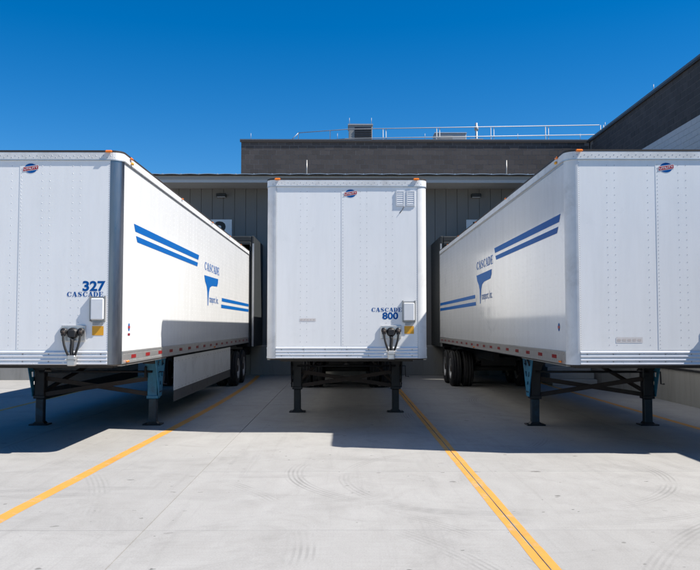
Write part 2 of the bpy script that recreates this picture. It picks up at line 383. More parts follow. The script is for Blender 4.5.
def decal(name, VF, mat, parent, origin, U, Vv, Nn, off=0.0):
    """put (u,v,h) shapes onto a flat face: origin + u*U + v*V + h*N"""
    o_ = Vector(origin); U = Vector(U); Vv = Vector(Vv); Nn = Vector(Nn); mb = MB()
    mb.add([o_ + U*p[0] + Vv*p[1] + Nn*(off + (p[2] if len(p) > 2 else 0)) for p in VF[0]], VF[1])
    me = bpy.data.meshes.new(name); me.from_pydata(mb.v, [], mb.f); me.materials.append(mat)
    return link(name, me, parent)

# ================================================================== THE SETTING
DOCK = 28.2          # face of the dock wall
g = MB(); g.add([(-900,-700,-.03),(900,-700,-.03),(900,1500,-.03),(-900,1500,-.03)], [(0,1,2,3)])
ground = structure(g.build('ground', M['yard']))
xs = [-20.66,-17.5,-14.34,-11.18,-8.02,-4.86,-1.70,1.46,4.62,7.44]
ys = [-12,-8,-4,-.2,3.4,6.87,9.6,13.9,18.1,22.3,DOCK+.1]
unit = MB().box(0,1,0,1,-.028,0).mesh('concrete_slab', M['yard'])
for i in range(len(xs)-1):
    for j in range(len(ys)-1):
        ga = 0.030 if abs(ys[j]-22.3) < .01 else 0.0028; gb = 0.030 if abs(ys[j+1]-22.3) < .01 else 0.0028
        gx = 0.0045
        link('concrete_slab', unit, ground, (xs[i]+gx, ys[j]+ga*.6, random.uniform(-.0005, 0)), (xs[i+1]-xs[i]-2*gx, ys[j+1]-ys[j]-(ga+gb)*.6, 1))
# painted bay lines
def line(pts, w, z=.0012):
    mb = MB(); rnd = random.Random(3); vs = []; P = [Vector(p) for p in pts]; Q = []
    for a, b in zip(P[:-1], P[1:]):
        k = max(1, int((b-a).length/.25)); Q += [a+(b-a)*i/k for i in range(k)]
    Q.append(P[-1])
    for p in Q: vs += [(p.x-w/2+rnd.uniform(-.004,.004), p.y, z), (p.x+w/2+rnd.uniform(-.004,.004), p.y, z)]
    mb.add(vs, [(2*i,2*i+1,2*i+3,2*i+2) for i in range(len(Q)-1)])
    return mb.build('bay_line', M['paint_y'], ground)
def lag(y, K=((3.0,-3.16),(7.2,-3.09),(13.0,-2.92),(19.5,-2.81),(28.0,-3.02))):
    t = 0
    for i, (a, v) in enumerate(K):
        w = v
        for j, (b, _) in enumerate(K):
            if i != j: w *= (y-b)/(a-b)
        t += w
    return t
line([(lag(3+.5*i), 3+.5*i) for i in range(51)], .14)
line([(1.46-.041,2.0),(1.46-.041,28.0)], .068); line([(1.46+.041,2.0),(1.46+.041,28.0)], .068)
line([(5.98,4.0),(5.92,28.0)], .12)
line([(-7.12,4.0),(-7.0,28.0)], .12)
line([(-11.45,12.0),(-11.45,25.4)], .12)

tr = MB().box(7.72,60,-14,70,-.02,3.60); structure(tr.build('terrace', M['terrace']))

# ------------------------------------------------------------------ low dock building with metal siding
db = thing('dock_building', 'low grey loading dock building with ribbed metal eave behind the trailers', 'building', (0, DOCK, 0))
XL, XR = -13.0, 11.2
cw = 2.42; x = XL; k = 0
while x < XR-.1:
    w = min(cw, XR-x)
    MB().bbox(x+.005, x+w-.005, 0, .5, 0, 1.0, .012).build('foundation_panel', M['wallconc'], db); x += w
MB().box(XL, XR, .06, 1.0, 1.002, 6.6).build('wall', M['siding'], db)
sp = .395
sid = MB().add([(0,0.0,1.004),(sp-.014,0.0,1.004),(sp-.014,0.0,6.598),(0,0.0,6.598),(0,.058,1.004),(sp-.006,.058,1.004),(sp-.006,.058,6.598),(0,.058,6.598),
               (sp-.008,.03,1.004),(sp-.008,.03,6.598)], [(0,1,2,3),(0,3,7,4),(1,8,9,2),(8,5,6,9)])
sidm = sid.mesh('siding_panel', M['siding'])
for i in range(int((XR-XL)/sp)): link('siding_panel', sidm, db, (XL+i*sp+.006, .02, 0))
MB().box(XL, XR, .0, .06, 1.002, 1.05).build('base_flashing', M['fascia'], db)
EV = -1.2
MB().box(XL-.6, XR, EV, EV+.12, 6.71, 6.83).build('fascia', M['fascia'], db)
MB().box(XL-.6, XR, EV+.02, EV+.12, 6.60, 6.708).build('fascia_trim', M['soffit'], db)
MB().box(XL-.6, XR, EV+.121, .05, 6.60, 6.64).build('soffit', M['soffit'], db)
MB().prism([(EV-.10,6.832),(EV-.10,6.845),(EV+.02,6.845),(EV+.02,6.832)], XL-.6, XR, 'x').build('drip_edge', M['trim'], db)
# standing seam roof panels: slightly bowed so that the edge reads scalloped
rp = MB(); rl = 8.9; rz = .075; wpan = .62
n = 8
for (yy, zz) in ((EV-.13, 6.85), (EV-.13+rl, 6.85+rl*rz)):
    for j in range(n+1):
        t = j/n; bow = .016*(1-(2*t-1)**2)
        rp.v.append((t*(wpan-.05), yy, zz+bow))
    for j in range(n+1):
        t = j/n; bow = .016*(1-(2*t-1)**2)
        rp.v.append((t*(wpan-.05), yy, zz+bow+.018))
m_ = n+1
for j in range(n):
    rp.f += [(j, j+1, m_+j+1, m_+j), (m_+j, m_+j+1, 3*m_+j+1, 3*m_+j), (j, 2*m_+j, 2*m_+j+1, j+1)]; rp.sm += [False, True, True]
rpm = rp.mesh('roof_panel', M['roofmetal'])
seam = MB().prism([(EV-.12,6.85),(EV-.12,6.885),(EV-.12+rl,6.885+rl*rz),(EV-.12+rl,6.85+rl*rz)], wpan-.05, wpan-.005, 'x').mesh('roof_seam', M['roofmetal'])
for i in range(int((XR-XL+.6)/wpan)):
    link('roof_panel', rpm, db, (XL-.6+i*wpan, 0, random.uniform(-.006,.006))); link('roof_seam', seam, db, (XL-.6+i*wpan, 0, 0))
for px in (-1.36, 5.75):
    MB().tube([(px,EV+1.2,6.9),(px,EV+1.2,7.62)], .02, 8).build('vent_pipe', M['bracket'], db)
for px in (-4.37, 4.64):
    f = MB().bbox(px-.17, px+.17, -.20, .02, 6.28, 6.40, .015).build('wall_light', M['signblack'], db)
    MB().box(px-.14, px+.14, -.18, -.02, 6.268, 6.278).build('lens', M['boxgrey'], f)

# ------------------------------------------------------------------ dock shelters and their number signs
def shelter(cx, label):
    t = thing('dock_shelter', label, 'dock shelter', (cx, DOCK, 0), 0, 'dock shelters on the building')
    hw, d = 1.66, 2.76
    for s in (-1, 1):
        a, b = sorted((s*hw, s*(hw-.10)))
        MB().bbox(a, b, -d, -.002, 1.06, 4.6, .02).build('side_panel', M['shelter'], t)
        c1, c2 = sorted((s*(hw-.102), s*(hw-.55)))
        MB().bbox(c1, c2, -d-.02, -d+.12, 1.06, 4.35, .03).build('side_curtain', M['shelter'], t)
        e1, e2 = sorted((s*(hw+.004), s*(hw-.05)))
        MB().box(e1, e2, -d-.04, -d-.022, 1.08, 4.35).build('guard_angle', M['galv'], t)
    MB().bbox(-hw+.102, hw-.102, -d, -.002, 4.42, 4.59, .02).build('head_frame', M['shelter'], t)
    MB().bbox(-hw+.102, hw-.102, -d-.02, -d+.03, 3.75, 4.415, .02).build('head_curtain', M['shelter'], t)
    MB().box(-1.3, 1.3, -.01, .015, 1.06, 4.0).build('dock_door', M['shelter'], t)
    for s in (-1, 1):
        MB().bbox(s*1.1-.12, s*1.1+.12, -.12, -.002, .72, 1.0, .02).build('dock_bumper', M['rubber'], t)
    return t
shelter(-4.56, 'black dock shelter behind the trailer numbered 327')
shelter(4.70, 'black dock shelter behind the right trailer, beneath the number 5 plate')
def number_sign(cx, num, label):
    t = thing('dock_number_sign', label, 'sign', (cx, DOCK, 4.69), 0, 'dock number signs')
    MB().bbox(-.40, .40, -.03, .018, 0, .80, .008).build('plate', M['signwhite'], t)
    decal('numeral', text_mesh(num, .60, .035, 1.05), M['signblack'], t, (0,-.03,.10), (1,0,0), (0,0,1), (0,-1,0), .002)
number_sign(-4.40, '3', 'white square dock number plate reading 3 above the left trailer')
number_sign(4.70, '5', 'white square dock number plate reading 5 above the right trailer')

# ------------------------------------------------------------------ charcoal block building behind
BY = 36.5; BT = 10.26; BX0, BX1 = -4.79, 11.3
bb = thing('block_building', 'charcoal concrete block building rising behind the dock roof', 'building', (0, BY, 0))
MB().box(BX0+.012, BX1-.02, .012, 16, 0, BT).build('wall', M['mortar'], bb)
def blockmesh(w, h, name, mat, depth=.03):
    return MB().box(.008, w-.008, 0.007, depth, .007, h-.007).mesh(name, mat)
CH = (BT-8.72)/7
full = blockmesh(.4064, CH, 'block', M['block']); half = blockmesh(.2032, CH, 'block', M['block'])
cnt = 0
for c in range(7):
    z = BT-(c+1)*CH; x = BX0
    if c % 2: link('block', half, bb, (x, random.uniform(-.003,.003), z)); x += .2032
    while x < BX1-.42:
        link('block', full, bb, (x, random.uniform(-.003,.003), z)); x += .4064; cnt += 1
MB().box(BX0-.05, BX1, -.05, 16, BT+.002, BT+.06).build('coping', M['coping'], bb)
MB().box(BX0-.045, BX1, -.045, -.002, BT-.08, BT+.001).build('coping_drip', M['trim'], bb)
# ------------------------------------------------------------------ block building along the right
WX = 11.32
rb = thing('side_building', 'dark block building with grey lower wall rising above the right trailer', 'building', (WX, 18, 0))
MB().box(.012, 14, .012, 44, 3.4, BT+.02).build('wall', M['mortar'], rb)
MB().box(.006, .0118, .02, 44, 3.42, 8.45).build('lower_wall', M['mortar_pale'], rb)
CH2 = (BT-8.46)/8
fullr = MB().box(.007, .02, .007, .3994, .006, CH2-.006).mesh('block', M['block'])
far = MB()
for c in range(8):
    z = BT-(c+1)*CH2; y = 4.3 + (c % 2)*.2032
    while y < 18.1:
        link('block', fullr, rb, (random.uniform(-.003,.003), y, z)); y += .4064
    y = .02
    while y < 4.3+(c%2)*.2032-.4:
        far.box(.007, .02, y+.007, y+.3994, z+.006, z+CH2-.006); y += .4064
stuff(far.build('block_field', M['block'], rb))
low = MB()
for c in range(14):
    z = 8.455-(c+1)*.203; y = .02 + (c%2)*.2032
    while y < 18.2: low.box(-.008, .005, y+.004, y+.4024, z+.004, z+.199); y += .4064
stuff(low.build('lower_block_field', M['block_grey'], rb))
MB().box(-.06, 14, -.05, 44, BT+.022, BT+.10).build('coping', M['coping'], rb)
MB().box(-.065, -.02, -.05, 44, BT-.06, BT+.021).build('coping_drip', M['trim'], rb)
for yy in (2.0, 6.2, 11.0, 16.5):
    MB().tube([(.05,yy,BT+.1),(.05,yy,BT+.36)], .012, 6).build('lightning_rod', M['galv'], rb)
for xx in (-4.35, -.35, 3.7, 8.0, 10.9):
    MB().tube([(xx,.1,BT+.06),(xx,.1,BT+.36)], .010, 6).build('lightning_rod', M['galv'], bb)

# ------------------------------------------------------------------ things on the roof
rl_ = thing('roof_railing', 'galvanised guard railing along the roof of the block building', 'railing', (0, 40, BT))
def rp_(px, y=None): return px
A = Vector((-2.4, .8, 0)); K = Vector((.25, 0, 0)); B = Vector((12.6, -.9, 0))
P = [A, A.lerp(K, .62)] + [K + (B-K)*((i+.62)/4.6) for i in range(5)]
for i, p in enumerate(P):
    MB().tube([(p.x,p.y,-.1),(p.x,p.y,1.41)], .018, 8).build('post', M['galv'], rl_)
    if i > 1: MB().tube([(p.x+.15,p.y,-.1),(p.x+.15,p.y,1.41)], .018, 8).build('post', M['galv'], rl_)
for z in (1.41, .93):
    MB().tube([(A.x,A.y,z),(K.x,K.y,z),(B.x,B.y,z)], .021, 8).build('rail', M['galv'], rl_)
MB().tube([(A.x-.5,A.y,.9),(A.x,A.y,1.41)], .02, 8).build('rail', M['galv'], rl_)
MB().tube([(A.x-.5,A.y,.9),(A.x-.5,A.y,-.1)], .018, 8).build('post', M['galv'], rl_)
hv = thing('rooftop_unit', 'tall boxy rooftop air handler with dark louvre on block building', 'rooftop unit', (.86, 43.0, BT))
MB().bbox(-.66, .62, 0, 1.2, -.1, 2.36, .02).build('casing', M['unit'], hv)
MB().box(-.70, .66, -.05, 1.25, 2.362, 2.44).build('lid', M['galv'], hv)
MB().box(-.34, .58, -.012, -.001, .0, 2.27).build('louvre_backing', M['louvre'], hv)
for i in range(18):
    MB().box(-.33, .57, -.05, -.014, .06+i*.12, .09+i*.12).build('louvre_slat', M['louvre'], hv)
MB().tube([(-.62,.1,2.44),(-.62,.1,2.8)], .012, 6).build('lightning_rod', M['galv'], hv)
MB().tube([(.58,.1,2.44),(.58,.1,2.8)], .012, 6).build('lightning_rod', M['galv'], hv)
ac = thing('rooftop_unit', 'low pale rooftop unit behind the guard railing', 'rooftop unit', (5.75, 43.0, BT))
MB().bbox(-.85, .85, 0, 1.1, -.1, 1.93, .03).build('casing', M['galv'], ac)
MB().box(-.88, .88, -.03, 1.13, 1.932, 1.99).build('lid', M['roofmetal'], ac)
MB().box(-.7, .1, -.02, -.001, 1.2, 1.8).build('grille', M['unit'], ac)
ms = thing('rooftop_mast', 'slender vent mast beside the low rooftop unit', 'mast', (7.15, 43.0, BT))
MB().tube([(0,0,-.1),(0,0,2.5)], .06, 8).build('pole', M['galv'], ms)
MB().tube([(0,0,2.1),(0,0,2.3)], .11, 8).build('cap', M['galv'], ms)
MB().box(-.35,.35,-.1,.1,1.35,1.62).build('base_box', M['galv'], ms)

# ------------------------------------------------------------------ retaining walls, stairs, marker post
rw = thing('retaining_wall', 'tall cast concrete retaining wall with dark pipe right of the trailers', 'wall', (7.44, 0, 0))
yy = -6.0
while yy < DOCK-.3:
    w = min(2.44, DOCK-.01-yy)
    MB().bbox(random.uniform(0,.004), .27, yy+.005, yy+w-.005, -.02, 3.80, .012).build('wall_panel', M['wallconc'], rw); yy += w
MB().tube([(-.025,-5.9,.77),(-.025,23.0,.77)], .022, 8).build('pipe', M['black'], rw)
st = thing('concrete_stairs', 'small concrete stairs up to the dock under the right trailer', 'stairs', (6.0, 23.2, 0))
for i in range(6):
    MB().bbox(0, 1.3, i*.28, 5.0 - (0.02), i*.172+(.002 if i else 0), (i+1)*.172, .012).build('step', M['stepconc'], st)
lw = thing('dock_platform', 'low concrete platform wall left of the trailers, seen under the left trailer', 'wall', (-8.7, 25.7, 0))
for i in range(3):
    MB().bbox(-2.44*(i+1)+.005, -2.44*i-.005, 0, 2.49, -.01, 1.02, .015).build('wall_panel', M['wallconc'], lw)
dl = thing('marker_post', 'short orange tube post with white bands under the left trailer', 'marker post', (-8.03, 22.6, 0))
MB().lathe([(0,.0),(0,.16),(.03,.16),(.045,.09),(.05,.0)], 14, 'z').build('base', M['rubber'], dl)
zz = .046
for i, (h, m) in enumerate(((.17,'orange'),(.10,'decal_white'),(.09,'orange'),(.10,'decal_white'),(.15,'orange'))):
    MB().lathe([(zz,0),(zz,.055-.004*i),(zz+h-.002,.053-.004*i),(zz+h-.002,0)], 14, 'z').build('band', M[m], dl); zz += h

# ================================================================== THE TRAILERS
W2, H, ZB, L, RC = 1.295, 4.10, 1.20, 14.63, .15
def u_path(ins=0.0, n=7, back=L):
    """plan outline from the rear left, round the front, to the rear right; ins = inset"""
    w = W2-ins; pts = [(-w, back)]
    r = RC-ins
    for i in range(n+1):
        t = math.pi + (math.pi/2)*i/n; pts.append((-W2+RC + r*math.cos(t), RC + r*math.sin(t)))
    for i in range(n+1):
        t = 1.5*math.pi + (math.pi/2)*i/n; pts.append((W2-RC + r*math.cos(t), RC + r*math.sin(t)))
    pts.append((w, back)); return pts
def u_band(mb, i0, i1, z0, z1, back=L):
    A = u_path(i0, back=back); B = u_path(i1, back=back); n = len(A); vs = []
    for a, b in zip(A, B): vs += [(a[0],a[1],z0),(a[0],a[1],z1),(b[0],b[1],z1),(b[0],b[1],z0)]
    fs = []
    for i in range(n-1):
        p = 4*i; q = p+4
        fs += [(p,q,q+1,p+1),(p+1,q+1,q+2,p+2),(p+2,q+2,q+3,p+3),(p+3,q+3,q,p)]
    fs += [(0,1,2,3),(4*n-4,4*n-1,4*n-2,4*n-3)]
    return mb.add(vs, fs)
def rivets(pts, nrm, r=.0055, h=.003):
    """small low domes at the points, axis nrm ('-y', '+x', '-x')"""
    mb = MB(); n = 6
    for p in pts:
        vs = []
        for k_, (rr, hh) in enumerate(((r, 0.0), (r*.6, h))):
            for j in range(n):
                t = 2*math.pi*j/n; a = rr*math.cos(t); b = rr*math.sin(t)
                vs.append({'-y': (p[0]+a, p[1]-hh, p[2]+b), '+x': (p[0]+hh, p[1]+a, p[2]+b), '-x': (p[0]-hh, p[1]+a, p[2]+b)}[nrm])
        mb.add(vs, [(j,(j+1)%n,n+(j+1)%n,n+j) for j in range(n)] + [tuple(range(n,2*n))])
    return mb
cache = {}
def cached(key, fn):
    if key not in cache: cache[key] = fn()
    return cache[key]

def wheel_meshes():
    ty = MB().lathe([(-.13,.29),(-.145,.33),(-.15,.40),(-.135,.465),(-.115,.492),(-.085,.50),(-.08,.486),(-.07,.486),(-.065,.50),(-.02,.50),(-.015,.486),(.015,.486),(.02,.50),
                     (.065,.50),(.07,.486),(.08,.486),(.085,.50),(.115,.492),(.135,.465),(.15,.40),(.145,.33),(.13,.29)], 36, 'x').mesh('tyre', M['rubber'])
    rm = MB().lathe([(.13,.292),(.14,.285),(.125,.27),(.03,.255),(.0,.235),(.0,.16),(.02,.15),(.02,.0)], 28, 'x')
    for k in range(10):
        t = 2*math.pi*k/10; rm.lathe([(.0,.018),(.03,.018),(.03,0)], 6, 'x', (.0, .19*math.cos(t), .19*math.sin(t)))
    rm.lathe([(-.13,.288),(-.10,.26),(-.02,.24),(-.02,.0)], 28, 'x')
    hb = MB().lathe([(.02,.11),(.10,.105),(.13,.085),(.14,0)], 20, 'x')
    return ty, rm.mesh('rim', M['rim']), hb.mesh('hub', M['rust'])

def trailer(cx, D, label, opts, rz=0.0):
    t = thing('semi_trailer', label, 'trailer', (cx, D, 0), rz, 'white box trailers backed up to the docks')
    post_mat = M[opts['post']]; side_mat = M[opts['side']]
    def p(name, mb, mat, par=None): return mb.build(name, M[mat] if isinstance(mat, str) else mat, par or t)
    # ---- body shell
    seam_x = -W2 + 1.22
    p('front_sheet', MB().box(-W2+RC+.002, seam_x+.01, .006, .03, 1.402, 3.985), 'front')
    p('front_sheet', MB().box(seam_x-.012, W2-RC-.002, .003, .0058, 1.402, 3.985).box(seam_x+.012, W2-RC-.002, .0059, .03, 1.402, 3.985), 'front')
    for s in (-1, 1):
        poly = []
        for i in range(11):
            a = math.pi/2*i/10; poly.append((s*(W2-RC+RC*math.sin(a)), RC-RC*math.cos(a)))
        inner = [(s*(W2-RC+(RC-.03)*math.sin(math.pi/2*i/10)), RC-(RC-.03)*math.cos(math.pi/2*i/10)) for i in range(10,-1,-1)]
        mb = MB(); z0, z1 = 1.205, 3.985
        for crv in (poly, inner):
            m2 = len(crv); mb.add([(q[0],q[1],z0) for q in crv]+[(q[0],q[1],z1) for q in crv], [(i,i+1,m2+i+1,m2+i) for i in range(m2-1)], True)
        for z in (z0, z1):
            mb.add([(q[0],q[1],z) for q in poly]+[(q[0],q[1],z) for q in reversed(inner)], [(i,i+1,12+i,11+i) for i in range(10)])
        for a, b in ((poly[0], inner[-1]), (poly[-1], inner[0])):
            mb.add([(a[0],a[1],z0),(b[0],b[1],z0),(b[0],b[1],z1),(a[0],a[1],z1)], [(0,1,2,3)])
        po = p('corner_post', mb, post_mat)
        stuff(rivets([(s*(W2-RC-.014), .0028, 1.42+.03*k) for k in range(85)], '-y', .005, .002).build('rivet_row', M['rivet'], t))
        sd = MB().box(*sorted((s*(W2-.004), s*(W2-.034))), RC+.002, L-.12, 1.382, 3.955)
        p('side_sheet', sd, side_mat)
        br = MB().box(*sorted((s*(W2+.004), s*(W2-.05))), RC+.002, L-.12, 1.205, 1.38)
        br.box(*sorted((s*(W2+.010), s*(W2+.0041))), RC+.003, L-.125, 1.352, 1.378).box(*sorted((s*(W2+.010), s*(W2+.0041))), RC+.003, L-.125, 1.208, 1.232)
        br.box(*sorted((s*(W2-.004), s*(W2-.08))), RC+.01, 2.9, 1.178, 1.204)
        rail = p('bottom_rail', br, 'alu')
    tb = MB(); u_band(tb, -.008, .05, 3.99, 4.095, L-.12); top = p('top_rail', tb, 'alu_white')
    tb2 = MB(); u_band(tb2, -.012, -.0081, 3.985, 4.0, L-.12); p('rail_lip', tb2, 'alu', top)
    for s in (-1, 1):
        p('side_rail_web', MB().box(*sorted((s*(W2-.002), s*(W2-.03))), RC+.01, L-.125, 3.957, 3.989), 'alu', top)
    # roof with dark turned edge
    rf = MB(); path = u_path(-.010, back=L-.10); rf.add([(q[0],q[1],4.097) for q in path]+[(q[0],q[1],4.122) for q in path]+[(0,.4,4.14),(0,L-.3,4.14)],
        [tuple(range(len(path)))] + [(i,(i+1)%len(path),len(path)+(i+1)%len(path),len(path)+i) for i in range(len(path))])
    n = len(path); rf.f += [(n+i, n+(i+1) % n, 2*n+(0 if i < n-1 else 1)) for i in range(n)]; rf.sm += [False]*n
    p('roof', rf, 'trim')
    # rows on the front rail and front rivets
    stuff(rivets([(-1.2+.05*k, -.0085, 4.035+(.014 if k % 2 else -.012)) for k in range(49)], '-y', .007, .002).build('rail_rivets', M['rivet'], t))
    pts = []
    for cxp in (.546,.65,1.10,1.515,1.62,1.93,2.035):
        yq = .0056 if -W2+cxp < seam_x else .0026
        for k in range(25):
            pts.append((-W2+cxp, yq, 1.47+.1015*k))
    for k in range(50): pts.append((seam_x+.012, .0026, 1.43+.0507*k))
    stuff(rivets(pts, '-y', .0052, .0018).build('front_rivets', M['rivet'], t))
    # ribbed band along the bottom of the front
    bd = MB(); prof = [(.006,1.202)]
    for k in range(4):
        z = 1.204+k*.0495
        prof += [(.002,z),(-.012,z+.006),(-.014,z+.016),(-.010,z+.028),(.003,z+.036),(.004,z+.046)]
    prof += [(.004,1.401),(.03,1.401),(.03,1.202)]
    bd.prism(prof, -W2+RC+.003, W2-RC-.003, 'x'); band = p('ribbed_band', bd, 'band')
    stuff(rivets([(-1.05+.35*k, -.001, zz) for k in range(7) for zz in (1.247,1.346)], '-y', .008, .006).build('band_bolts', M['bracket'], band))
    sill = MB(); u_band(sill, .0, .05, 1.190, 1.2035, 3.0); p('front_sill', sill, 'trim')
    # marker lights
    def light(x, y, z, axis, mat='amber', name='marker_light', sx=.048, sz=.016):
        mb = MB()
        if axis == 'y': mb.bbox(x-sx, x+sx, y-.03, y, z-sz, z+sz, .012)
        else:
            s = 1 if axis == '+x' else -1; a, b = sorted((x, x+s*.03)); mb.bbox(a, b, y-sx, y+sx, z-sz, z+sz, .012)
        return p(name, mb, mat)
    for s in (-1, 1): light(s*1.125, -.012, 4.104, 'y')
    for s, ax in ((1, '+x'), (-1, '-x')):
        if s not in opts['sides']: continue
        light(s*(W2+.012), .42, 4.09, ax); light(s*(W2+.012), .36, 1.235, ax, sx=.045)
        light(s*(W2+.012), .46, 4.03, ax, 'sticker', 'side_reflector', .035, .02)
        for yy in (4.0, 7.4, 10.2, 12.4): light(s*(W2+.012), yy, 4.09, ax, sx=.04, sz=.012)
        light(s*(W2+.012), 7.8, 1.24, ax, sx=.05)
        for k in range(17):
            y0 = .62+.83*k
            p('red_reflector', MB().box(*sorted((s*(W2+.0045), s*(W2+.0075))), y0, y0+.25, 1.270, 1.320), 'red')
        col_pts = [(s*(W2-.0042), .34+.305*c, 1.44+.085*k) for c in range(47) for k in range(30)]
        stuff(rivets(col_pts, '+x' if s > 0 else '-x', .0048, .0028).build('side_rivets', M['white_tape'], t))
        stuff(rivets([(s*(W2+.0041), .25+.12*c, zz) for c in range(118) for zz in (1.245, 1.338)], '+x' if s > 0 else '-x', .006, .004).build('rail_bolts', M['bracket'], t))
    # ---- rear frame and doors
    p('rear_frame', MB().box(-W2,-W2+.1,L-.118,L,1.2,4.09).box(W2-.1,W2,L-.118,L,1.2,4.09).box(-W2+.101,W2-.101,L-.118,L,3.95,4.09).box(-W2+.101,W2-.101,L-.118,L,1.2,1.36), 'bracket')
    for s in (-1, 1): p('rear_door', MB().bbox(*sorted((s*.006, s*(W2-.105))), L-.09, L-.02, 1.365, 3.945, .01), 'front')
    p('floor', MB().box(-W2+.06, W2-.06, .06, L-.12, 1.178, 1.199), 'under')
    # ---- underside
    uf = MB()
    for k in range(38): uf.box(-W2+.20, W2-.20, 2.6+.31*k, .41+.31*k, 1.14, 1.177)
    stuff(p('cross_members', uf, 'under'))
    p('slide_rails', MB().box(-.60,-.46,9.2,L-.2,.86,1.122).box(.46,.60,9.2,L-.2,.86,1.122), 'under')
    cp = p('coupler_plate', MB().box(-.75,.75,.25,2.2,1.156,1.177), 'black'); p('kingpin', MB().lathe([(1.06,0),(1.06,.045),(1.09,.045),(1.10,.03),(1.14,.03),(1.155,.06)],14,'z',(0,.95,0)), 'black', cp)
    # ---- landing gear
    ly = 3.3; lx = .985
    for s in (-1, 1):
        lmat = 'blue_steel' if opts.get('blue_leg') == s else 'black'
        lg = p('landing_leg', MB().bbox(s*lx-.088,s*lx+.088,ly-.088,ly+.088,.48,1.075,.012).bbox(s*lx-.10,s*lx+.10,ly-.10,ly+.10,.46,.52,.008), lmat)
        p('inner_tube', MB().bbox(s*lx-.068,s*lx+.068,ly-.068,ly+.068,.04,.459,.01), 'blue_black' if opts['blue'] else 'black', lg)
        p('foot', MB().bbox(s*lx-.16,s*lx+.16,ly-.13,ly+.13,0.002,.024,.006).prism([(s*lx-.10,.025),(s*lx+.10,.025),(s*lx+.072,.06),(s*lx-.072,.06)],ly-.08,ly+.08,'y'), 'black', lg)
        # slotted gusset plate on the outer side, built of strips round real slots
        gx = s*(lx+.115); gp = MB(); th = .007
        def hw_(z): return .10 + (z-.55)/(1.19-.55)*.29
        rows = [(1.19,1.12,0),(1.12,1.03,1),(1.03,.93,0),(.93,.84,1),(.84,.76,0),(.76,.70,2),(.70,.50,0)]
        for (za, zb_, slot) in rows:
            a = hw_(za) if za > .55 else .10; b = hw_(max(zb_,.55))
            q = [(-1,-.62),(-.36,-.10),(.10,.36),(.62,1)] if slot == 1 else ([(-1,-.3),(.3,1)] if slot == 2 else [(-1,1)])
            if slot == 1: q = [(-1,-.60),(-.22,.22),(.60,1)]
            for (u0, u1) in q:
                gp.prism([(ly+a*u0,za),(ly+a*u1,za),(ly+b*u1,zb_),(ly+b*u0,zb_)], gx-th, gx+th, 'x')
        stuff(rivets([(gx+s*th, ly+yy, zz) for yy in (-.2,.2) for zz in (1.155,1.06)] + [(gx+s*th, ly+yy, .58) for yy in (-.05,.05)], '+x' if s > 0 else '-x', .018, .012).build('bracket_bolts', M['black'], lg))
        gp.box(min(gx,s*lx),max(gx,s*lx),ly-.05,ly+.05,.93,.99).box(min(gx,s*lx),max(gx,s*lx),ly-.05,ly+.05,.60,.66)
        p('leg_bracket', gp, 'blue_steel' if opts['blue'] else 'black', lg)
        p('front_gusset', MB().prism([(s*lx-.16,1.159),(s*lx+.16,1.159),(s*lx+.09,.96),(s*lx-.09,.96)], ly-.105, ly-.089, 'y'), lmat, lg)
        p('rear_brace', MB().bar((s*.93,ly+.08,.60),(s*.5,ly+1.6,1.06),.06,.05), 'rust')
        p('hanger', MB().box(s*lx-.12,s*lx+.12,ly-.3,ly+.3,1.076,1.177), 'black')
    p('cross_brace', MB().bar((-lx,ly+.02,.82),(lx,ly+.02,.52),.035,.075), 'rust'); p('cross_brace', MB().bar((-lx,ly-.03,.52),(lx,ly-.03,.82),.035,.075), 'rust')
    p('crank_handle', MB().tube([(lx+.08,ly-.10,.93),(lx+.20,ly-.10,.93),(lx+.20,ly-.12,.72),(lx+.26,ly-.12,.72)],.013,8), 'black')
    p('gear_box', MB().bbox(lx-.13,lx-.09,ly-.17,ly+.02,.82,1.03,.02), 'black')
    p('gear_shaft', MB().tube([(-lx,ly-.10,.93),(lx,ly-.10,.93)],.02,8), 'black')
    # ---- tandem
    ty, rm, hb = cached('wheel', wheel_meshes)
    ta = opts.get('tandem', 12.45)
    for ay in (ta, ta+1.25):
        p('axle', MB().tube([(-1.1,ay,.5),(1.1,ay,.5)],.065,12), 'under')
        for s in (-1, 1):
            p('spring', MB().prism([(ay-.55,.72),(ay-.25,.64),(ay+.25,.64),(ay+.55,.72),(ay+.5,.76),(ay+.2,.70),(ay-.2,.70),(ay-.5,.76)], s*.53-.04, s*.53+.04, 'x'), 'under')
            p('brake_drum', MB().lathe([(-.1,.0),(-.1,.2),(.1,.2),(.1,0)],18,'x',(s*.78,ay,.5)), 'rust')
            for q in (0, 1):
                xw = s*(1.12-.335*q); wh = link('tyre', ty, t, (xw, ay, .502), None, (random.uniform(0,6),0,0))
                wh.name = 'wheel'
                r_ = link('rim', rm, wh); h_ = None
                if s < 0: r_.rotation_euler = (0,0,math.pi)
                if q == 0: h_ = link('hub', hb, wh); h_.rotation_euler = (0,0,0 if s > 0 else math.pi)
                if q == 1: r_.rotation_euler = (0,0,0 if s < 0 else math.pi)
    for s in (-1, 1): p('bogie_rail', MB().box(s*.53-.05,s*.53+.05,ta-.85,ta+1.95,.765,.858), 'under')
    for dy in (-.75, .6, 1.75): p('bogie_cross_tube', MB().box(-.479,.479,ta+dy,ta+dy+.1,.62,.855), 'under')
    for s in (-1, 1): p('mud_flap', MB().box(s*.93-.31,s*.93+.31,ta+1.91,ta+1.92,.25,1.0), 'rubber')
    p('air_tank', MB().lathe([(-.35,0),(-.33,.10),(-.28,.12),(.28,.12),(.33,.10),(.35,0)],16,'x',(0,ta-.45,.72)), 'under')
    p('rear_bumper', MB().box(-1.1,1.1,L-.1,L-.02,.45,.56).box(-.55,-.47,L-.09,L-.03,.561,1.158).box(.47,.55,L-.09,L-.03,.561,1.158), 'bracket')
